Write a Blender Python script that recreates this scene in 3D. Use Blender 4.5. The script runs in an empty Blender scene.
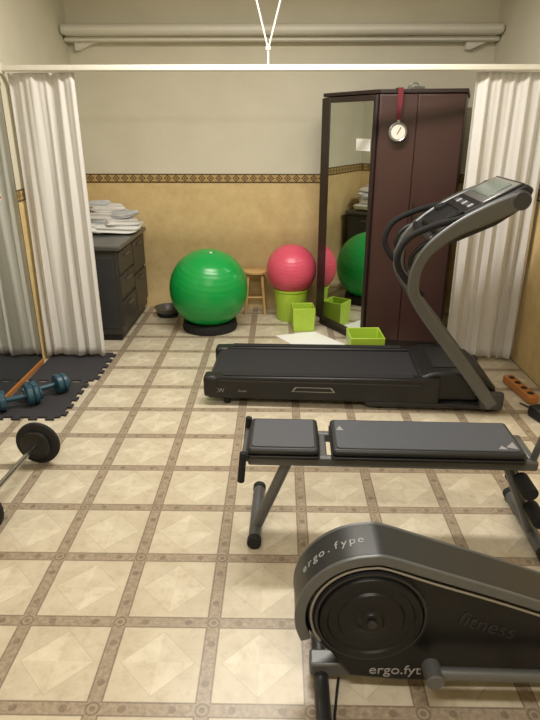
import bpy, bmesh, math, random
from mathutils import Vector, Matrix, Euler
random.seed(4)
scene = bpy.context.scene
col = scene.collection
try:
    scene.view_settings.view_transform = 'Standard'
except Exception: pass

def S(r,g,b):
    f=lambda c:(c/255/12.92) if c/255<=.04045 else ((c/255+.055)/1.055)**2.4
    return (f(r),f(g),f(b),1)

# ---------------------------------------------------------------- materials
class NT:
    def __init__(s,name):
        s.m=bpy.data.materials.new(name); s.m.use_nodes=True
        s.t=s.m.node_tree; s.b=s.t.nodes['Principled BSDF']
    def n(s,ty,**k):
        x=s.t.nodes.new(ty)
        for a,v in k.items(): setattr(x,a,v)
        return x
    def put(s,sock,v):
        if isinstance(v,bpy.types.NodeSocket): s.t.links.new(v,sock)
        else: sock.default_value=v
    def M(s,op,a,b=None,c=None):
        x=s.n('ShaderNodeMath',operation=op); s.put(x.inputs[0],a)
        if b is not None: s.put(x.inputs[1],b)
        if c is not None: s.put(x.inputs[2],c)
        return x.outputs[0]
    def mix(s,f,a,b):
        x=s.n('ShaderNodeMix',data_type='RGBA'); s.put(x.inputs[0],f); s.put(x.inputs[6],a); s.put(x.inputs[7],b)
        return x.outputs[2]
    def pos(s):
        g=s.n('ShaderNodeNewGeometry'); q=s.n('ShaderNodeSeparateXYZ'); s.t.links.new(g.outputs['Position'],q.inputs[0])
        return g.outputs['Position'],q.outputs[0],q.outputs[1],q.outputs[2]
    def noise(s,vec,scale,detail=4,rough=.55):
        x=s.n('ShaderNodeTexNoise'); x.inputs['Scale'].default_value=scale; x.inputs['Detail'].default_value=detail
        x.inputs['Roughness'].default_value=rough
        if vec is not None: s.t.links.new(vec,x.inputs['Vector'])
        return x.outputs['Fac']
    def ramp(s,f,a,b):
        x=s.n('ShaderNodeMapRange'); s.put(x.inputs[0],f); x.inputs[1].default_value=a; x.inputs[2].default_value=b
        return x.outputs[0]
    def bump(s,h,st,d=.01):
        x=s.n('ShaderNodeBump'); x.inputs['Strength'].default_value=st; x.inputs['Distance'].default_value=d
        s.t.links.new(h,x.inputs['Height']); s.t.links.new(x.outputs[0],s.b.inputs['Normal'])
    def base(s,c): s.put(s.b.inputs['Base Color'],c)

def mat(name,c,rough=.5,metal=0,var=.08,scale=20,bump=0,spec=None,coat=0):
    m=NT(name); g=m.n('ShaderNodeTexCoord'); nz=m.noise(g.outputs['Object'],scale)
    d=tuple(max(0,x*(1-var*2)) for x in c[:3])+(1,); l=tuple(min(1,x*(1+var)) for x in c[:3])+(1,)
    m.base(m.mix(nz,d,l)); m.b.inputs['Roughness'].default_value=rough; m.b.inputs['Metallic'].default_value=metal
    if coat: m.b.inputs['Coat Weight'].default_value=coat
    if spec is not None: m.b.inputs['Specular IOR Level'].default_value=spec
    if bump: m.bump(nz,bump,.004)
    return m.m

XL,XR,YB,YF,ZC=-1.72,1.72,5.30,-1.4,2.75
BZ=1.13

def wall_mat():
    m=NT('painted_wall'); p,x,y,z=m.pos()
    n1=m.noise(p,2.2,5); n2=m.noise(p,45,3); n3=m.noise(p,7,6,.7)
    up=m.mix(m.ramp(n1,.3,.7),S(213,208,189),S(223,218,200))
    lo=m.mix(m.ramp(n3,.35,.68),S(211,184,132),S(228,204,152))
    f=m.M('GREATER_THAN',z,BZ+.02)
    m.base(m.mix(f,lo,up)); m.b.inputs['Roughness'].default_value=.7; m.bump(n2,.12,.003); return m.m
def border_mat():
    m=NT('key_border'); p,x,y,z=m.pos()
    u=m.M('ADD',x,y); zz=m.M('DIVIDE',m.M('SUBTRACT',z,BZ),.075)
    f=m.M('FRACT',m.M('DIVIDE',u,.075)); a=m.M('ABSOLUTE',m.M('SUBTRACT',f,.5)); b=m.M('ABSOLUTE',m.M('SUBTRACT',zz,.5))
    sm=m.M('ADD',a,m.M('MULTIPLY',b,1.15))
    ring=m.M('LESS_THAN',m.M('ABSOLUTE',m.M('SUBTRACT',sm,.36)),.085)
    dot=m.M('LESS_THAN',sm,.16)
    pat=m.M('MAXIMUM',ring,dot)
    edge=m.M('GREATER_THAN',b,.36)
    gold=m.mix(m.noise(p,60),S(176,144,90),S(198,170,112))
    c=m.mix(pat,gold,S(78,62,42)); c=m.mix(edge,c,S(82,66,44)); m.base(c)
    m.b.inputs['Roughness'].default_value=.5; return m.m
def floor_mat():
    m=NT('vinyl_floor'); p,x,y,z=m.pos(); P=.325
    fx=m.M('FRACT',m.M('DIVIDE',m.M('ADD',x,.22+P*40),P)); fy=m.M('FRACT',m.M('DIVIDE',m.M('ADD',y,-1.85+P*40),P))
    sx=m.M('SUBTRACT',fx,.5); sy=m.M('SUBTRACT',fy,.5)
    ax=m.M('ABSOLUTE',sx); ay=m.M('ABSOLUTE',sy); dx=m.M('SUBTRACT',.5,ax); dy=m.M('SUBTRACT',.5,ay)
    dm=m.M('MINIMUM',dx,dy)
    n1=m.noise(p,9,6,.65); n2=m.noise(p,60,4,.7); n3=m.noise(p,22,5,.7)
    cream=m.mix(m.ramp(n1,.3,.7),S(200,190,167),S(221,212,192))
    cream=m.mix(m.M('MULTIPLY',m.ramp(n3,.50,.70),.5),cream,S(176,160,136))
    q=m.M('GREATER_THAN',m.M('MULTIPLY',sx,sy),0)
    sm=m.M('ADD',ax,ay)
    ins=m.M('LESS_THAN',sm,.37)
    cream=m.mix(m.M('MULTIPLY',m.M('SUBTRACT',1,ins),.26),cream,S(158,140,116))
    cream=m.mix(m.M('MULTIPLY',m.M('MULTIPLY',q,ins),.17),cream,S(164,146,120))
    dl=m.M('LESS_THAN',m.M('ABSOLUTE',m.M('SUBTRACT',sm,.37)),.006)
    cream=m.mix(m.M('MULTIPLY',dl,.3),cream,S(142,126,104))
    strip=m.M('LESS_THAN',dm,.07)
    sc=m.mix(m.ramp(n2,.35,.65),S(128,111,94),S(168,152,131))
    c=m.mix(m.M('MULTIPLY',strip,.88),cream,sc)
    el=m.M('LESS_THAN',m.M('ABSOLUTE',m.M('SUBTRACT',dm,.067)),.009)
    c=m.mix(m.M('MULTIPLY',el,.55),c,S(98,84,70))
    r=m.M('SQRT',m.M('ADD',m.M('MULTIPLY',dx,dx),m.M('MULTIPLY',dy,dy)))
    ros=m.M('LESS_THAN',r,.072); rr=m.M('LESS_THAN',m.M('ABSOLUTE',m.M('SUBTRACT',r,.040)),.011)
    c=m.mix(m.M('MULTIPLY',ros,.55),c,S(98,82,68)); c=m.mix(m.M('MULTIPLY',rr,.5),c,S(182,168,144))
    l=m.M('ABSOLUTE',m.M('SUBTRACT',m.M('MAXIMUM',dx,dy),.27))
    r2=m.M('SQRT',m.M('ADD',m.M('MULTIPLY',dm,dm),m.M('MULTIPLY',l,l)))
    c=m.mix(m.M('MULTIPLY',m.M('LESS_THAN',r2,.038),.5),c,S(100,84,70))
    m.base(c); m.b.inputs['Roughness'].default_value=.34; m.b.inputs['Specular IOR Level'].default_value=.5
    m.bump(n3,.04,.002); return m.m

wallM=wall_mat(); borderM=border_mat(); floorM=floor_mat()
white=mat('white_paint',S(224,221,209),.45,var=.03)
black=mat('black_plastic',S(21,21,23),.45,var=.12)
blackg=mat('black_gloss',S(14,14,15),.36,var=.1,spec=.35)
rubber=mat('rubber',S(26,26,28),.8,bump=.1,scale=80)
foam=mat('foam_black',S(22,22,24),.9,scale=90,bump=.2)
grey=mat('grey_metal_paint',S(98,100,101),.38,.4,var=.05)
rimM=mat('rim_dark_grey',S(38,39,40),.4,.1,var=.05)
silver=mat('silver_metal',S(165,166,165),.28,.8,var=.05)
dkgrey=mat('dark_grey',S(54,54,57),.45)
vdgrey=mat('charcoal',S(33,33,36),.45)
chrome=mat('chrome',S(200,200,200),.15,1,var=.03)
steel=mat('dull_steel',S(120,120,122),.3,.8,var=.03)
lime=mat('lime_plastic',S(172,204,66),.4,var=.05)
green=mat('green_rubber',S(20,158,72),.30,var=.03,scale=4)
pink=mat('pink_rubber',S(220,86,112),.34,var=.03,scale=4)
wood=mat('light_wood',S(204,168,112),.5,scale=12)
orange=mat('orange_wood',S(186,120,62),.45,scale=14)
edgebrown=mat('mirror_edge_brown',S(104,84,64),.45,scale=14)
brown=mat('wardrobe_brown',S(68,46,43),.32,var=.1,scale=6)
brownd=mat('wardrobe_dark',S(42,29,27),.4,var=.1)
deskM=mat('desk_grey',S(60,58,56),.4,.15,var=.08)
deskT=mat('desk_top',S(84,85,82),.3,var=.08)
cloth=mat('towel_white',S(240,240,240),.95,scale=60,bump=.3,var=.03)
clothb=mat('towel_blue',S(218,222,230),.95,scale=60,bump=.3,var=.03)
teal=mat('teal_vinyl',S(36,74,92),.4)
padM=mat('pad_vinyl',S(72,75,83),.55,scale=60,bump=.08,var=.05)
paper=mat('paper',S(240,240,238),.7,var=.01)
red=mat('red_ribbon',S(112,26,42),.6)
matM=mat('eva_mat',S(50,48,53),.85,scale=120,bump=.3)
letter=mat('letter_grey',S(150,150,152),.5)
display=mat('lcd_display',S(92,106,98),.2)
beltM=mat('tread_belt',S(32,32,37),.7,scale=150,bump=.15)
def mirror_mat():
    m=NT('mirror_glass'); m.base(m.mix(m.noise(None,3),S(205,210,205),S(212,216,212))); m.b.inputs['Metallic'].default_value=1; m.b.inputs['Roughness'].default_value=.02; return m.m
mirrorM=mirror_mat()
def curtain_mat():
    m=NT('curtain_fabric'); g=m.n('ShaderNodeTexCoord'); nz=m.noise(g.outputs['Object'],200,2)
    m.base(m.mix(nz,S(232,230,228),S(244,242,240))); m.b.inputs['Roughness'].default_value=.9; m.bump(nz,.1,.001)
    tr=m.n('ShaderNodeBsdfTranslucent'); tr.inputs[0].default_value=S(236,233,228)
    mx=m.n('ShaderNodeMixShader'); mx.inputs[0].default_value=.28; o=m.t.nodes['Material Output']
    m.t.links.new(m.b.outputs[0],mx.inputs[1]); m.t.links.new(tr.outputs[0],mx.inputs[2]); m.t.links.new(mx.outputs[0],o.inputs[0])
    return m.m
curtM=curtain_mat()
def emis(name,c,s):
    m=NT(name); m.base(c); m.b.inputs['Emission Color'].default_value=c; m.b.inputs['Emission Strength'].default_value=s; return m.m
glow=emis('tube_glow',(1,.95,.85,1),3)

# ---------------------------------------------------------------- geometry helpers
class G:
    def __init__(s,name,loc=(0,0,0),rz=0,world=False):
        s.e=bpy.data.objects.new(name,None); s.e.empty_display_size=.1; s.e.location=loc; s.e.rotation_euler=(0,0,rz); col.objects.link(s.e)
        s.inv=(Matrix.Translation(loc)@Matrix.Rotation(rz,4,'Z')).inverted() if world else Matrix.Identity(4)
    def add(s,o):
        o.parent=s.e; o.data.transform(s.inv)
def fin(bm,name,m,par,smooth=True,bev=0,seg=2,ang=40):
    bmesh.ops.recalc_face_normals(bm,faces=bm.faces)
    me=bpy.data.meshes.new(name); bm.to_mesh(me); bm.free(); me.materials.append(m)
    o=bpy.data.objects.new(name,me); col.objects.link(o)
    if par is not None: par.add(o)
    if bev:
        b=o.modifiers.new('bevel','BEVEL'); b.width=bev; b.segments=seg; b.limit_method='ANGLE'; b.angle_limit=math.radians(35)
    if smooth:
        for p in me.polygons: p.use_smooth=True
        try: me.set_sharp_from_angle(angle=math.radians(ang))
        except Exception: pass
    return o
def box(par,name,c,s,m,rot=(0,0,0),bev=.004):
    bm=bmesh.new(); bmesh.ops.create_cube(bm,size=1)
    R=Matrix.Translation(c)@Matrix.Rotation(rot[2],4,'Z')@Matrix.Rotation(rot[1],4,'Y')@Matrix.Rotation(rot[0],4,'X')@Matrix.Diagonal((*s,1))
    bmesh.ops.transform(bm,matrix=R,verts=bm.verts); return fin(bm,name,m,par,True,bev)
def lathe(par,name,prof,o,d,m,seg=40,ang=40):
    d=Vector(d).normalized(); q=d.to_track_quat('Z','Y').to_matrix().to_4x4(); T=Matrix.Translation(o)@q
    bm=bmesh.new(); rings=[]
    for r,h in prof:
        if r<1e-6: rings.append([bm.verts.new((0,0,h))])
        else: rings.append([bm.verts.new((r*math.cos(2*math.pi*i/seg),r*math.sin(2*math.pi*i/seg),h)) for i in range(seg)])
    for a,b in zip(rings,rings[1:]):
        for i in range(seg):
            j=(i+1)%seg
            if len(a)==1 and len(b)==1: continue
            if len(a)==1: bm.faces.new((a[0],b[i],b[j]))
            elif len(b)==1: bm.faces.new((a[i],a[j],b[0]))
            else: bm.faces.new((a[i],a[j],b[j],b[i]))
    bmesh.ops.transform(bm,matrix=T,verts=bm.verts)
    return fin(bm,name,m,par,True,0,ang=ang)
def cyl(par,name,p,q,r,m,r2=None,seg=28,b=None):
    p=Vector(p);q=Vector(q);L=(q-p).length;r2=r if r2 is None else r2
    b=min(r,r2,L)*.15 if b is None else b
    return lathe(par,name,[(0,0),(r-b,0),(r,b),(r2,L-b),(r2-b,L),(0,L)],p,q-p,m,seg)
def catmull(pts,n=8):
    pts=[Vector(p) for p in pts]; P=[2*pts[0]-pts[1]]+pts+[2*pts[-1]-pts[-2]]; out=[]
    for i in range(1,len(P)-2):
        for k in range(n):
            t=k/n; a,b,c,d=P[i-1],P[i],P[i+1],P[i+2]
            out.append(.5*((2*b)+(c-a)*t+(2*a-5*b+4*c-d)*t*t+(3*b-a-3*c+d)*t**3))
    out.append(pts[-1]); return out
def tube(par,name,pts,r,m,smooth=True,seg=14,n=8):
    P=catmull(pts,n) if smooth else [Vector(p) for p in pts]
    bm=bmesh.new(); rings=[]; up=None
    for i,p in enumerate(P):
        t=(P[min(i+1,len(P)-1)]-P[max(i-1,0)]).normalized()
        if up is None: up=t.orthogonal().normalized()
        up=(up-t*up.dot(t)).normalized(); s=t.cross(up)
        rings.append([bm.verts.new(p+r*(math.cos(2*math.pi*k/seg)*up+math.sin(2*math.pi*k/seg)*s)) for k in range(seg)])
    for a,b in zip(rings,rings[1:]):
        for k in range(seg): bm.faces.new((a[k],a[(k+1)%seg],b[(k+1)%seg],b[k]))
    bm.faces.new(rings[0]); bm.faces.new(rings[-1]); return fin(bm,name,m,par,True,0)
def prism(par,name,poly,a,b,m,axis='Z',bev=.004,seg=2):
    f=(lambda u,v,w:(u,v,w)) if axis=='Z' else (lambda u,v,w:(u,w,v))
    bm=bmesh.new(); A=[bm.verts.new(f(u,v,a)) for u,v in poly]; B=[bm.verts.new(f(u,v,b)) for u,v in poly]; n=len(poly)
    bm.faces.new(A); bm.faces.new(B)
    for i in range(n): bm.faces.new((A[i],A[(i+1)%n],B[(i+1)%n],B[i]))
    return fin(bm,name,m,par,True,bev,seg)
def rrect(x0,y0,x1,y1,r,n=5):
    o=[]
    for cx,cy,a in((x1-r,y1-r,0),(x0+r,y1-r,90),(x0+r,y0+r,180),(x1-r,y0+r,270)):
        for k in range(n+1):
            t=math.radians(a+90*k/n); o.append((cx+r*math.cos(t),cy+r*math.sin(t)))
    return o
def sweep(par,name,pts,w,y0,y1,m,n=8,bev=.006):
    P=catmull([(p[0],p[1],(p[2] if len(p)>2 else w)) for p in pts],n); L=[];R=[]
    for i,p in enumerate(P):
        q=P[min(i+1,len(P)-1)];o=P[max(i-1,0)]; t=Vector((q.x-o.x,q.y-o.y)).normalized(); nn=Vector((-t.y,t.x))*p.z/2
        L.append((p.x+nn.x,p.y+nn.y)); R.append((p.x-nn.x,p.y-nn.y))
    bm=bmesh.new(); rows=[]
    for l,r in zip(L,R):
        rows.append([bm.verts.new((l[0],y0,l[1])),bm.verts.new((l[0],y1,l[1])),bm.verts.new((r[0],y1,r[1])),bm.verts.new((r[0],y0,r[1]))])
    for a,b in zip(rows,rows[1:]):
        for k in range(4): bm.faces.new((a[k],a[(k+1)%4],b[(k+1)%4],b[k]))
    bm.faces.new(rows[0]); bm.faces.new(rows[-1]); return fin(bm,name,m,par,True,bev)
def text(par,name,s,size,M4,m,ext=.0006):
    cu=bpy.data.curves.new(name,'FONT'); cu.body=s; cu.size=size; cu.extrude=ext; cu.align_x='CENTER'; cu.align_y='CENTER'
    o=bpy.data.objects.new(name,cu); col.objects.link(o); bpy.context.view_layer.update()
    me=bpy.data.meshes.new_from_object(o.evaluated_get(bpy.context.evaluated_depsgraph_get()))
    bpy.data.objects.remove(o); me.materials.clear(); me.materials.append(m)
    me.transform(M4); o=bpy.data.objects.new(name,me); col.objects.link(o); par.add(o); return o
def TR(loc,rot): return Matrix.Translation(loc)@Euler(rot).to_matrix().to_4x4()

# ---------------------------------------------------------------- room
T=.1
box(None,'floor',((XL+XR)/2,(YB+YF)/2,-T/2),(XR-XL+.2,YB-YF+.2,T),floorM,bev=0)
box(None,'ceiling',(0,(YB+YF)/2,ZC+T/2),(XR-XL+.2,YB-YF+.2,T),wallM,bev=0)
box(None,'wall_back',(0,YB+T/2,ZC/2),(XR-XL,T,ZC),wallM,bev=0)
box(None,'wall_front',(0,YF-T/2,ZC/2),(XR-XL,T,ZC),wallM,bev=0)
box(None,'wall_left',(XL-T/2,(YB+YF)/2,ZC/2),(T,YB-YF+.2,ZC),wallM,bev=0)
box(None,'wall_right',(XR+T/2,(YB+YF)/2,ZC/2),(T,YB-YF+.2,ZC),wallM,bev=0)
box(None,'trim_1',(0,YB-.003,BZ+.0375),(XR-XL-.002,.006,.075),borderM,bev=0)
box(None,'trim_2',(XL+.003,(YB+YF)/2,BZ+.0375),(.006,YB-YF-.02,.075),borderM,bev=0)
box(None,'trim_3',(XR-.003,(YB+YF)/2,BZ+.0375),(.006,YB-YF-.02,.075),borderM,bev=0)

g=G('wall_shelf_board',(0,YB-.11,2.285))
box(g,'board',(0,0,0),(XR-XL-.01,.22,.075),white,bev=.03)
box(g,'under_ledge',(0,.05,-.055),(XR-XL-.01,.11,.035),white,bev=.008)
for x in(-1.56,1.56):
    prism(g,'bracket',[(x-.09,-.037),(x+.09,-.037),(x+.09,-.07),(x-.05,-.13),(x-.09,-.13)],.04,.105,white,'Y')
g=G('curtain_rail',(0,3.93,1.92))
box(g,'rail',(0,0,0),(XR-XL-.01,.035,.036),white,bev=.008)
for x in (XL+.012,XR-.012): box(g,'end_bracket',(x,0,0),(.02,.06,.06),white)
tube(g,'hanger_drop',[(-.075,0,.01),(-.075,0,.11)],.006,white,smooth=False)
tube(g,'hanger_wire_1',[(-.075,0,.10),(-.27,0,ZC-1.92)],.005,white,smooth=False)
tube(g,'hanger_wire_2',[(-.075,0,.10),(.13,0,ZC-1.92)],.005,white,smooth=False)
box(g,'hanger_clip',(-.075,0,.105),(.03,.02,.02),white)

def curtain(name,x0,x1,ztop,zbot,folds,seed,flare=0):
    rnd=random.Random(seed); bm=bmesh.new(); NX=folds*20; NZ=30; rows=[]
    ph=[rnd.uniform(-1.1,1.1) for _ in range(folds+2)]; am=[rnd.uniform(.35,1.25) for _ in range(folds+2)]
    for j in range(NZ+1):
        v=j/NZ; row=[]
        for i in range(NX+1):
            u=i/NX; f=u*folds; k=int(f); w=f-k; w=w*w*(3-2*w); a=am[k]*(1-w)+am[k+1]*w; p=ph[k]*(1-w)+ph[k+1]*w
            A=.011+.014*min(1,v*1.3)
            y=A*a*math.sin(2*math.pi*f+p*(.3+1.2*v))+.010*math.sin(2.1*f+2.5*v+seed)+.006*math.sin(13*u+4*v)+.004*(1-v)*math.sin(4*math.pi*f)
            x=x0+(x1-x0)*u+.008*math.sin(4*math.pi*f+p)*v+flare*v*u
            row.append(bm.verts.new((x,y+3.97,ztop+(zbot-ztop)*v+.008*math.sin(f*2.2)*v)))
        rows.append(row)
    for a,b in zip(rows,rows[1:]):
        for i in range(NX): bm.faces.new((a[i],a[i+1],b[i+1],b[i]))
    o=fin(bm,name,curtM,None,True,0,ang=180)
    s=o.modifiers.new('th','SOLIDIFY'); s.thickness=.002
    return o
curtain('curtain',XL+.03,-1.275,1.898,.03,5,1)
curtain('curtain',1.20,XR-.03,1.898,.03,6,9)

# ---------------------------------------------------------------- wall mirror, left
g=G('wall_mirror',(XL,2.97,0))
box(g,'glass',(.016,0,.93),(.006,1.78,1.78),mirrorM,bev=0)
box(g,'backing',(.007,0,.93),(.012,1.80,1.80),edgebrown,bev=0)
box(g,'frame_bottom',(.014,0,.022),(.024,1.80,.032),orange)
box(g,'frame_top',(.016,0,1.83),(.02,1.80,.02),edgebrown)
for y in(-.895,.895): box(g,'frame_side',(.012,y,.93),(.016,.008,1.80),edgebrown,bev=.001)
box(g,'sticker',(.0205,.60,1.22),(.002,.12,.09),paper,bev=0)
box(g,'sticker_band',(.0218,.60,1.19),(.001,.12,.02),orange,bev=0)

# ---------------------------------------------------------------- desk
g=G('office_desk',(-1.45,4.78,0))
hx,hy=.255,.46
box(g,'desktop',(0,0,.74),(2*hx,2*hy,.035),deskT,bev=.008)
box(g,'drawer_body',(-.01,.0,.39),(2*hx-.05,2*hy-.04,.665),deskM)
box(g,'plinth',(-.01,0,.03),(2*hx-.09,2*hy-.08,.06),black)
for k,y in enumerate((-.22,.22)):
    zs=((.12,.32),(.33,.52),(.53,.71)) if k==0 else ((.12,.42),(.43,.71))
    for a,b in zs:
        box(g,'drawer_front',(hx-.03,y,(a+b)/2),(.02,.42,b-a-.012),deskM)
        box(g,'drawer_handle',(hx-.012,y,b-.05),(.018,.13,.014),steel)
box(g,'end_panel_inset',(-.01,-hy+.018,.39),(2*hx-.11,.006,.56),dkgrey)
box(g,'lock',(hx-.018,.05,.68),(.006,.02,.02),silver)

g=G('towel_stack',(-1.42,4.99,.760))
def towel(par,cx,cy,cz,w,d,h,rz,m,sd):
    rnd=random.Random(sd); bm=bmesh.new(); bmesh.ops.create_cube(bm,size=1); bmesh.ops.subdivide_edges(bm,edges=bm.edges[:],cuts=6,use_grid_fill=True)
    for v in bm.verts:
        e=(2*abs(v.co.x))**6; v.co.z*=1-.35*e; v.co.z+=.14*math.sin(7*v.co.x+sd)*math.cos(5*v.co.y+sd*2)+rnd.uniform(-.04,.04)
        v.co.x*=1+.08*math.sin(9*v.co.z+sd); v.co.y*=1+.06*math.sin(5*v.co.z*2+sd+3*v.co.x)
    bmesh.ops.transform(bm,matrix=Matrix.Translation((cx,cy,cz))@Matrix.Rotation(rz,4,'Z')@Matrix.Diagonal((w,d,h,1)),verts=bm.verts)
    o=fin(bm,'towel_fold',m,par,True,0,ang=180); s=o.modifiers.new('s','SUBSURF'); s.levels=1; s.render_levels=1
specs=[(.06,-.02,.042,.36,.34,.06,.1,cloth),(-.08,.04,.098,.3,.3,.055,-.2,clothb),(.09,-.05,.092,.26,.26,.05,.4,cloth),
       (-.05,.02,.142,.32,.28,.055,.15,cloth),(.07,.0,.145,.24,.24,.05,-.4,clothb),(-.05,.03,.195,.27,.22,.055,.5,cloth),(-.13,-.1,.047,.16,.22,.07,.6,cloth),(-.1,.02,.225,.16,.2,.04,.1,clothb)]
for i,s in enumerate(specs): towel(g,*s[:7],s[7],i*1.7)

# ---------------------------------------------------------------- balls, bins, stool
def ridged(r,n=90):
    o=[]
    for i in range(n+1):
        a=math.pi*i/n; rr=r+(.0008*math.cos(a*44) if .5<a<2.6 else 0); o.append((rr*math.sin(a) if 0<i<n else 0,-rr*math.cos(a)))
    return o
g=G('exercise_ball',(-.585,4.69,.345))
lathe(g,'ball',ridged(.322),(0,0,0),(0.12,-.25,1),green,seg=64,ang=180)
lathe(g,'valve_plug',[(0,0),(.012,0),(.012,.004),(0,.005)],(.0385,-.0795,.310),(0.12,-.25,1),white)
g=G('ball_base_ring',(-.585,4.69,0))
lathe(g,'ring',[(.19,.001),(.225,.001),(.232,.03),(.222,.075),(.205,.08),(.172,.03),(.19,.001)],(0,0,0),(0,0,1),rubber,seg=48)
BX,BY=.105,4.97
g=G('round_bin',(BX,BY,0))
lathe(g,'bin',[(0,.001),(.125,.001),(.13,.012),(.150,.26),(.158,.265),(.158,.28),(.146,.28),(.125,.02),(0,.018)],(0,0,0),(0,0,1),lime,seg=40)
g=G('exercise_ball',(BX,BY,.440))
lathe(g,'ball',ridged(.216),(0,0,0),(0,-.4,1),pink,seg=64,ang=180)
def sqbin(name,x,y,s,h,rz):
    g=G(name,(x,y,0),rz); a=s/2; b=a*.94
    bm=bmesh.new(); t=.010
    def ring(r,z): return [bm.verts.new((sx*r,sy*r,z)) for sx,sy in((-1,-1),(1,-1),(1,1),(-1,1))]
    R=[ring(b,.001),ring(a,h),ring(a-t,h),ring(b-t,.012)]
    bm.faces.new(R[0]); bm.faces.new(R[3])
    for p,q in zip(R,R[1:]):
        for i in range(4): bm.faces.new((p[i],p[(i+1)%4],q[(i+1)%4],q[i]))
    fin(bm,'bin_shell',lime,g,True,.004)
sqbin('square_bin',.20,4.68,.185,.20,.08)
sqbin('square_bin',.625,3.99,.245,.205,.03)
def stool(name,x,y,h):
    g=G(name,(x,y,0))
    lathe(g,'seat',[(0,h-.03),(.11,h-.03),(.12,h-.022),(.12,h-.008),(.11,h),(0,h)],(0,0,0),(0,0,1),wood)
    for k in range(4):
        a=math.pi/4+k*math.pi/2
        cyl(g,'leg',(math.cos(a)*.125,math.sin(a)*.125,0),(math.cos(a)*.085,math.sin(a)*.085,h-.028),.012,wood,r2=.015)
    for k in range(4):
        a=math.pi/4+k*math.pi/2;b=a+math.pi/2
        cyl(g,'rung',(math.cos(a)*.109,math.sin(a)*.109,h*.4),(math.cos(b)*.109,math.sin(b)*.109,h*.4),.008,wood)
stool('wooden_stool',-.215,5.14,.40)
g=G('metal_bowl',(-1.0,5.02,0))
lathe(g,'bowl',[(0,.001),(.06,.001),(.10,.04),(.12,.08),(.125,.082),(.115,.076),(.095,.045),(.055,.012),(0,.01)],(0,0,0),(0,0,1),steel)
lathe(g,'base_ring',[(.05,0),(.085,0),(.10,.02),(.09,.03)],(0,0,0),(0,0,1),rubber)

g=G('paper_sheet',(.24,4.42,0))
prism(g,'sheet',[(-.27,.07),(.06,.17),(.28,-.13),(-.08,-.23)],.0008,.003,paper,bev=0)

# ---------------------------------------------------------------- wardrobe
A=Vector((.335,4.83));B=Vector((.668,4.26));C=Vector((1.215,4.18));D=Vector((1.5,5.10));E=Vector((.50,5.20));H=1.82
g=G('wardrobe',(.9,4.75,0),world=True)
prism(g,'body',[tuple(p) for p in(A,B,C,D,E)],.06,H-.03,brown,bev=.002)
def shrink(k): 
    c=(A+B+C+D+E)/5; return [tuple(c+(p-c)*k) for p in(A,B,C,D,E)]
prism(g,'plinth',shrink(.97),0,.06,brownd,bev=0)
prism(g,'top_panel',shrink(1.02),H-.025,H,brownd,bev=.003)
def facebox(name,P,Q,u0,u1,z0,z1,off,th,m,bev=.003):
    d=(Q-P); L=d.length; d.normalize(); n=Vector((d.y,-d.x)); c=P+d*((u0+u1)/2*L)+n*(off+th/2)
    box(g,name,(c.x,c.y,(z0+z1)/2),((u1-u0)*L,th,z1-z0),m,(0,0,math.atan2(d.y,d.x)),bev)
facebox('door_slab_mirror',A,B,.01,.99,.07,H-.035,0,.018,brownd)
facebox('mirror_glass',A,B,.17,.94,.10,H-.07,.018,.003,mirrorM,0)
facebox('frame_left',A,B,.01,.17,.07,H-.035,.018,.008,brownd)
facebox('frame_right',A,B,.94,.99,.07,H-.035,.018,.008,brownd)
facebox('frame_top',A,B,.17,.94,H-.07,H-.035,.018,.008,brownd)
facebox('frame_bottom',A,B,.17,.94,.07,.10,.018,.008,brownd)
facebox('mirror_sticker',A,B,.68,.92,1.43,1.51,.0215,.001,paper,0)
facebox('door_plain_1',B,C,.01,.44,.07,H-.035,0,.018,brown)
facebox('door_plain_2',B,C,.45,.99,.07,H-.035,0,.018,brown)
facebox('door_handle',B,C,.47,.49,.95,1.10,.018,.018,brownd)
box(g,'hinge_bracket',(.93,4.36,H+.012),(.10,.03,.02),silver,(0,0,.4))
tube(g,'hinge_hook',[(.86,4.36,H+.005),(.88,4.35,H+.035),(.92,4.35,H+.04),(.94,4.36,H+.012)],.005,silver)
g=G('hanging_stopwatch',(.77,4.2,1.6),world=True)
sx=.785; fy=4.190
prism(g,'ribbon_front',[(sx-.018,H+.003),(sx+.020,H+.003),(sx+.012,1.60),(sx-.010,1.60)],fy,fy+.004,red,'Y',bev=0)
box(g,'ribbon_top',(sx+.001,fy+.05,H+.004),(.038,.10,.005),red,bev=.001)
lathe(g,'dial_case',[(0,0),(.058,0),(.062,.006),(.062,.018),(.055,.024),(.048,.02),(0,.02)],(sx,fy+.006,1.555),(0,-1,0.02),silver)
lathe(g,'dial_face',[(0,0),(.046,0),(.046,.002),(0,.002)],(sx,fy-.0145,1.555),(0,-1,.02),white)
cyl(g,'dial_ring',(sx,fy-.002,1.605),(sx,fy-.002,1.63),.012,silver)
box(g,'needle',(sx+.005,fy-.0185,1.565),(.004,.002,.05),red,(0,.5,0),bev=0)

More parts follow.
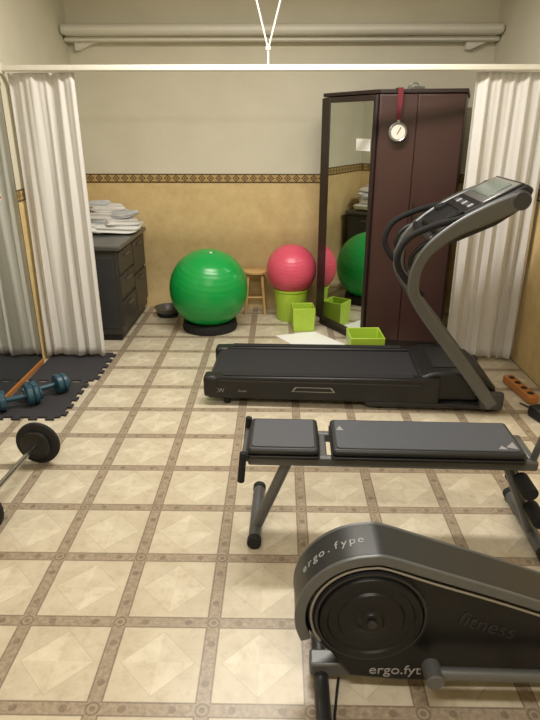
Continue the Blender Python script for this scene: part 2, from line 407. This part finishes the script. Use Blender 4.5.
# ---------------------------------------------------------------- treadmill
g=G('treadmill',(-.44,3.22,0),-.05)
W=.58
prism(g,'deck_frame',[(.02,.05),(1.35,.05),(1.35,.165),(.04,.165),(0,.14),(0,.07)],.03,W-.03,black,'Y',bev=.006)
for y0,y1 in((0,.075),(W-.075,W)):
    prism(g,'side_rail',[(.0,.05),(.02,.045),(1.40,.045),(1.40,.205),(.05,.19),(.0,.165)],y0,y1,black,'Y',bev=.012,seg=3)
    prism(g,'foot_rail_grip',[(.10,.193),(1.24,.204),(1.24,.207),(.10,.196)],y0+.012,y1-.012,rubber,'Y',bev=0)
prism(g,'running_belt',[(.05,.165),(1.34,.175),(1.34,.19),(.05,.18),(.025,.172)],.08,W-.08,beltM,'Y',bev=.004)
cyl(g,'rear_roller',(.035,.078,.14),(.035,W-.078,.14),.032,dkgrey)
for y in (.0,W-.09):
    box(g,'rear_endcap',(.03,y+.045,.12),(.10,.10,.14),black,bev=.02)
    cyl(g,'rear_foot',(.12,y+.045,0),(.12,y+.045,.06),.022,rubber)
prism(g,'motor_hood',[(1.30,.05),(1.72,.05),(1.75,.09),(1.73,.15),(1.66,.205),(1.50,.238),(1.36,.235),(1.28,.20)],.035,W-.035,black,'Y',bev=.02,seg=4)
prism(g,'hood_inlay',[(1.38,.2355),(1.50,.2385),(1.64,.2105),(1.645,.2135),(1.50,.242),(1.37,.2395)],.12,W-.12,vdgrey,'Y',bev=0)
prism(g,'lower_base',[(.98,.015),(1.76,.015),(1.78,.05),(.95,.05)],.0,W,vdgrey,'Y',bev=.008)
for y in(.04,W-.04):
    cyl(g,'base_foot',(1.05,y,0),(1.05,y,.03),.025,rubber); cyl(g,'wheel',(1.70,y-.02,.03),(1.70,y+.02,.03),.03,rubber)
prism(g,'side_badge',[(.52,.105),(.78,.105),(.76,.135),(.54,.135)],-.004,.002,silver,'Y',bev=0)
prism(g,'side_badge_inner',[(.53,.109),(.77,.109),(.75,.131),(.55,.131)],-.006,.002,black,'Y',bev=0)
box(g,'side_stripe',(.68,-.001,.165),(1.2,.004,.006),dkgrey,bev=0)
text(g,'rail_lettering','LW',.040,TR((.08,-.003,.10),(math.pi/2,0,0)),letter)
text(g,'rail_lettering_small','fitness',.020,TR((.22,-.003,.10),(math.pi/2,0,0)),letter)
arm=[(1.71,.05,.078),(1.50,.32,.074),(1.23,.66,.066),(1.18,.80,.066),(1.225,.95,.066),(1.36,1.075,.08),(1.53,1.165,.10),(1.69,1.24,.09)]
for y0,y1 in((-.035,.02),(W-.02,W+.035)):
    sweep(g,'upright',arm,.06,y0,y1,grey,bev=.012)
    ym=(y0+y1)/2
    cyl(g,'arm_end_cap',(1.69,y0-.004,1.238),(1.69,y1+.004,1.238),.05,dkgrey)
    tube(g,'handrail',[(1.24,ym,.72),(1.13,ym,.82),(1.085,ym,.92),(1.13,ym,1.03),(1.26,ym,1.10),(1.42,ym,1.145)],.018,foam)
    tube(g,'handrail_inner',[(1.20,ym,.80),(1.155,ym,.90),(1.20,ym,.99),(1.33,ym,1.05)],.012,black)
    box(g,'upright_foot_bracket',(1.70,ym,.085),(.14,.05,.11),dkgrey,bev=.015)
prism(g,'console_body',[(1.30,1.02),(1.36,.99),(1.60,1.10),(1.74,1.20),(1.77,1.29),(1.73,1.315),(1.40,1.14),(1.30,1.075)],.03,W-.03,black,'Y',bev=.015,seg=3)
sl=math.atan2(1.315-1.14,1.73-1.40)
box(g,'console_bezel',(1.575,W/2,1.236),(.33,W-.10,.014),black,(0,-sl,0))
box(g,'console_silver_panel',(1.615,W/2,1.2615),(.21,W-.14,.010),silver,(0,-sl,0))
box(g,'display_screen',(1.62,W/2,1.2695),(.14,W-.26,.010),display,(0,-sl,0))
for k in range(6): box(g,'button',(1.475,.13+k*.064,1.191),(.035,.035,.012),dkgrey if k%2 else letter,(0,-sl,0))
box(g,'center_grip',(1.27,W/2,1.02),(.05,W-.02,.05),black,bev=.02)
for y in(.10,W-.10): lathe(g,'cup_holder',[(0,0),(.035,0),(.04,.02),(.04,.03),(.034,.03),(.03,.008),(0,.008)],(1.40,y,1.125),(-.45,0,1),dkgrey)

# ---------------------------------------------------------------- weight bench
g=G('weight_bench',(-.125,1.935,0),-.025)
def pad(x0,x1,nm):
    prism(g,nm+'_base',rrect(x0,0,x1,.27,.018),.405,.420,black,bev=.003)
    prism(g,nm+'_cushion',rrect(x0+.004,.004,x1-.004,.266,.018),.420,.448,vdgrey,bev=.012,seg=3)
    prism(g,nm+'_top_panel',rrect(x0+.02,.022,x1-.02,.248,.014),.446,.4525,padM,bev=.003)
pad(0,.285,'seat_pad'); pad(.33,1.07,'back_pad')
def tri(nm,pts): prism(g,nm,pts,.4525,.4535,letter,bev=0)
tri('badge_1',[(.355,.16),(.385,.16),(.37,.195)]); tri('badge_2',[(1.0,.05),(1.04,.035),(1.035,.09)]); tri('badge_3',[(.965,.035),(1.0,.033),(.985,.06)])
for y in(.04,.23): box(g,'side_tube',(.565,y,.382),(1.12,.030,.042),grey,bev=.008)
for x in(.01,.30,.75,1.11): box(g,'cross_tube',(x,.135,.385),(.03,.20,.03),grey,bev=.006)
for y in(-.01,.28): cyl(g,'seat_end_grip',(-.02,y,.31),(-.008,y,.44),.014,foam)
cyl(g,'seat_end_bar',(-.012,-.02,.385),(-.012,.29,.385),.011,grey)
tube(g,'leg_left',[(.17,.07,.38),(.035,.07,.04)],.022,grey,smooth=False)
cyl(g,'foot_left',(.03,-.02,.03),(.03,.36,.03),.026,grey)
cyl(g,'foot_cap',(.03,-.035,.03),(.03,.0,.03),.029,rubber); cyl(g,'foot_cap',(.03,.34,.03),(.03,.375,.03),.029,rubber)
tube(g,'leg_right',[(1.02,.09,.38),(1.17,.09,.04)],.021,grey,smooth=False)
cyl(g,'foot_right',(1.18,-.06,.03),(1.18,.36,.03),.026,grey)
cyl(g,'foot_cap',(1.18,-.08,.03),(1.18,-.03,.03),.029,rubber); cyl(g,'foot_cap',(1.18,.34,.03),(1.18,.375,.03),.029,rubber)
tube(g,'roller_post',[(1.10,.05,.36),(1.12,.05,.45),(1.14,.05,.53)],.014,grey)
cyl(g,'roller_bar_upper',(1.085,-.03,.30),(1.085,.30,.30),.010,chrome)
cyl(g,'roller_bar_lower',(1.145,-.03,.17),(1.145,.30,.17),.010,chrome)
for (x,z) in((1.085,.30),(1.145,.17)):
    cyl(g,'foam_roller',(x,-.04,z),(x,.075,z),.030,foam); cyl(g,'foam_roller',(x,.19,z),(x,.30,z),.030,foam)
tube(g,'roller_drop',[(1.06,.135,.37),(1.085,.135,.30),(1.145,.135,.17),(1.17,.135,.05)],.014,grey,smooth=False)

# ---------------------------------------------------------------- elliptical machine
g=G('elliptical_trainer',(.6,1.3,0),world=True)
cx,cz,R=.265,.312,.206
def arcp(cx,cz,r,a0,a1,n=28): return [(cx+r*math.cos(math.radians(a0+(a1-a0)*i/n)),cz+r*math.sin(math.radians(a0+(a1-a0)*i/n))) for i in range(n+1)]
ex,ez,er=.98,.165,.09
body=arcp(cx,cz,R-.02,75,235,36)+[(cx-.05,.065),(cx+.1,.05),(ex,.06)]+arcp(ex,ez,er,-70,75,16)
prism(g,'shroud_body',body,1.265,1.385,blackg,'Y',bev=.012,seg=3)
tail=[(.44,.462),(.62,.400),(.82,.326),(1.0,.264)]
rim=arcp(cx,cz,R-.005,205,80,9)+tail
sweep(g,'shroud_rim',[(*p,.028) for p in rim],.028,1.255,1.395,rimM,n=5,bev=.008)
for yy in(1.250,1.388):
    sweep(g,'rim_edge_trim',[(*p,.031) for p in rim],.031,yy,yy+.012,grey,n=5,bev=.003)
rim2=arcp(cx,cz,R-.036,215,78,9)+[(x-.008,z-.032) for x,z in tail]
sweep(g,'rim_inner_band',[(*p,.009) for p in rim2],.009,1.257,1.393,silver,n=5,bev=.003)
for yy,s in((1.265,-1),(1.385,1)):
    lathe(g,'flywheel_cover',[(0,.028),(.03,.028),(.036,.020),(.05,.016),(.09,.018),(.095,.012),(.12,.012),(.125,.018),(.143,.018),(.148,.010),(.148,0),(0,0)],(cx,yy,cz-.005),(0,s,0),blackg,seg=64)
    lathe(g,'cover_ring',[(.151,0),(.151,.010),(.159,.010),(.161,0)],(cx,yy,cz-.005),(0,s,0),vdgrey,seg=64)
    cyl(g,'hub_bolt',(cx,yy+s*.026,cz-.005),(cx,yy+s*.036,cz-.005),.014,vdgrey)
rx=math.pi/2
text(g,'shroud_lettering','ergo.fyt',.050,TR((cx+.085,1.2635,.098),(rx,0,0)),letter)
text(g,'shroud_lettering_side','fitness',.070,TR((.60,1.2635,.275),(rx,.32,0)),vdgrey)
for word,a0,st in(('ergo.fype',150,6.4),):
    for k,ch in enumerate(word):
        a=math.radians(a0-k*st); rr=R+.0095
        n=Vector((math.cos(a),0,math.sin(a))); xa=Vector((math.sin(a),0,-math.cos(a))); ya=Vector((0,1,0))
        Mx=Matrix(((xa.x,ya.x,n.x,cx+rr*n.x),(xa.y,ya.y,n.y,1.325),(xa.z,ya.z,n.z,cz+rr*n.z),(0,0,0,1)))
        text(g,'rim_letter',ch,.040,Mx,letter)
box(g,'base_beam',(.60,1.325,.055),(1.0,.06,.05),grey,bev=.008)
for x in(.135,1.12):
    tube(g,'stabilizer',[(x,1.00,.03),(x,1.65,.03)],.023,vdgrey,smooth=False)
    cyl(g,'stabilizer_cap',(x,.985,.030),(x,1.03,.030),.028,rubber); cyl(g,'stabilizer_cap',(x,1.62,.030),(x,1.665,.030),.028,rubber)
for y,sx,z0 in((1.20,.44,.165),(1.45,.60,.20)):
    cyl(g,'link_bearing',(sx,y-.035,z0),(sx,y+.03,z0),.026,grey)
    tube(g,'pedal_link',[(sx+.015,y,z0),(1.22,y,z0-.02)],.018,grey,smooth=False)
    prism(g,'foot_pedal',rrect(1.0,y-.06,1.30,y+.06,.03),z0+.0,z0+.03,black,bev=.006)
tube(g,'rear_post',[(1.10,1.325,.06),(1.15,1.325,.7),(1.13,1.325,1.15)],.024,grey)
g=G('power_cable',(.2,1.0,0),world=True)
tube(g,'cable',[(.19,1.30,.02),(.175,1.22,.006),(.17,1.16,.006),(.20,1.08,.006),(.26,1.0,.006),(.30,.9,.006)],.004,black)

# ---------------------------------------------------------------- mats and weights
def jigsaw(name,x0,y0,x1,y1):
    P=[]; tw=.045
    def edge(a,b,nrm):
        a=Vector(a);b=Vector(b);L=(b-a).length;n=max(3,int(L/(2*tw)));d=(b-a)/n;nv=Vector(nrm)*.028
        for k in range(n):
            s=a+d*k
            P.extend([tuple(s+d*.02),tuple(s+d*.32),tuple(s+d*.25+nv),tuple(s+d*.77+nv),tuple(s+d*.70)])
    edge((x0,y0),(x1,y0),(0,-1)); edge((x1,y0),(x1,y1),(1,0)); P.append((x1,y1)); P.append((x0,y1))
    g=G(name,((x0+x1)/2,(y0+y1)/2,0),world=True)
    prism(g,'tile',P,.0005,.012,matM,bev=0)
jigsaw('foam_floor_mat',XL+.034,3.55,-1.245,4.06)
jigsaw('foam_floor_mat',XL+.034,3.02,-1.285,3.519)
def dumbbell(name,p,ang,m,r=.062,L=.30,z=0.012):
    g=G(name,(p[0],p[1],z+r),ang)
    cyl(g,'bar',(-L/2,0,0),(L/2,0,0),.013,chrome)
    cyl(g,'grip',(-.06,0,0),(.06,0,0),.016,m)
    for s in(-1,1):
        for k,(rr,o,t) in enumerate(((r,.060,.038),(r*.95,.10,.030),(r*.62,.132,.014))):
            lathe(g,'plate',[(0,0),(rr*.9,0),(rr,.006),(rr,t-.006),(rr*.9,t),(rr*.5,t),(rr*.45,t-.004),(0,t-.004)],(s*o,0,0),(s,0,0),m)
dumbbell('dumbbell',(-1.46,3.30),.75,teal)
dumbbell('dumbbell',(-1.58,3.14),.55,teal)
g=G('barbell',(-1.225,2.33,.115),math.radians(86))
cyl(g,'bar',(-.42,0,0),(.30,0,0),.013,chrome)
for s,o in((1,.20),(-1,.33)):
    lathe(g,'plate_large',[(0,0),(.104,0),(.112,.006),(.112,.022),(.104,.028),(.095,.028),(.088,.020),(.05,.020),(.042,.030),(0,.030)],(s*o,0,0),(s,0,0),rubber,seg=48)
    lathe(g,'plate_small',[(0,0),(.07,0),(.076,.005),(.076,.018),(.07,.022),(0,.022)],(s*(o-.024),0,0),(s,0,0),black)
    cyl(g,'collar',(s*(o+.03),0,0),(s*(o+.055),0,0),.024,chrome)

g=G('power_strip',(1.55,3.42,0),.12)
box(g,'strip_body',(0,0,.03),(.07,.34,.05),orange,bev=.008)
for k in range(4): cyl(g,'socket',(0,-.12+k*.08,.05),(0,-.12+k*.08,.058),.02,black)
g=G('power_adapter',(1.53,3.06,0),.3)
box(g,'brick',(0,0,.035),(.08,.13,.07),black,bev=.012)
tube(g,'lead',[(0,.06,.03),(.03,.14,.01),(.02,.2,.008)],.005,black)
tube(g,'lead_2',[(0,-.06,.03),(.06,-.16,.008),(.02,-.3,.008),(.08,-.45,.008)],.005,black)

# ---------------------------------------------------------------- lights
def fixture(x,y,power,ln=1.2):
    g=G('ceiling_light',(x,y,ZC))
    box(g,'housing',(0,0,-.03),(ln,.26,.055),white,bev=.008)
    box(g,'diffuser',(0,0,-.062),(ln-.06,.20,.012),glow,bev=.004)
    l=bpy.data.lights.new('ceiling_lamp','AREA'); l.shape='RECTANGLE'; l.size=ln; l.size_y=.22; l.energy=power; l.color=(1,.95,.855)
    o=bpy.data.objects.new('lamp',l); col.objects.link(o); o.parent=g.e; o.location=(0,0,-.075)
fixture(0,3.2,66,1.5); fixture(0,.2,44,1.5)
w=bpy.data.worlds.new('w'); scene.world=w; w.use_nodes=True; w.node_tree.nodes['Background'].inputs[0].default_value=(.9,.92,1,1); w.node_tree.nodes['Background'].inputs[1].default_value=.3

cam=bpy.data.cameras.new('camera'); cam.sensor_fit='VERTICAL'; cam.sensor_height=36; cam.lens=29.1; cam.clip_start=.05
co=bpy.data.objects.new('camera',cam); col.objects.link(co); co.location=(0,0,1.6); co.rotation_euler=(math.radians(68),0,.0163)
scene.camera=co
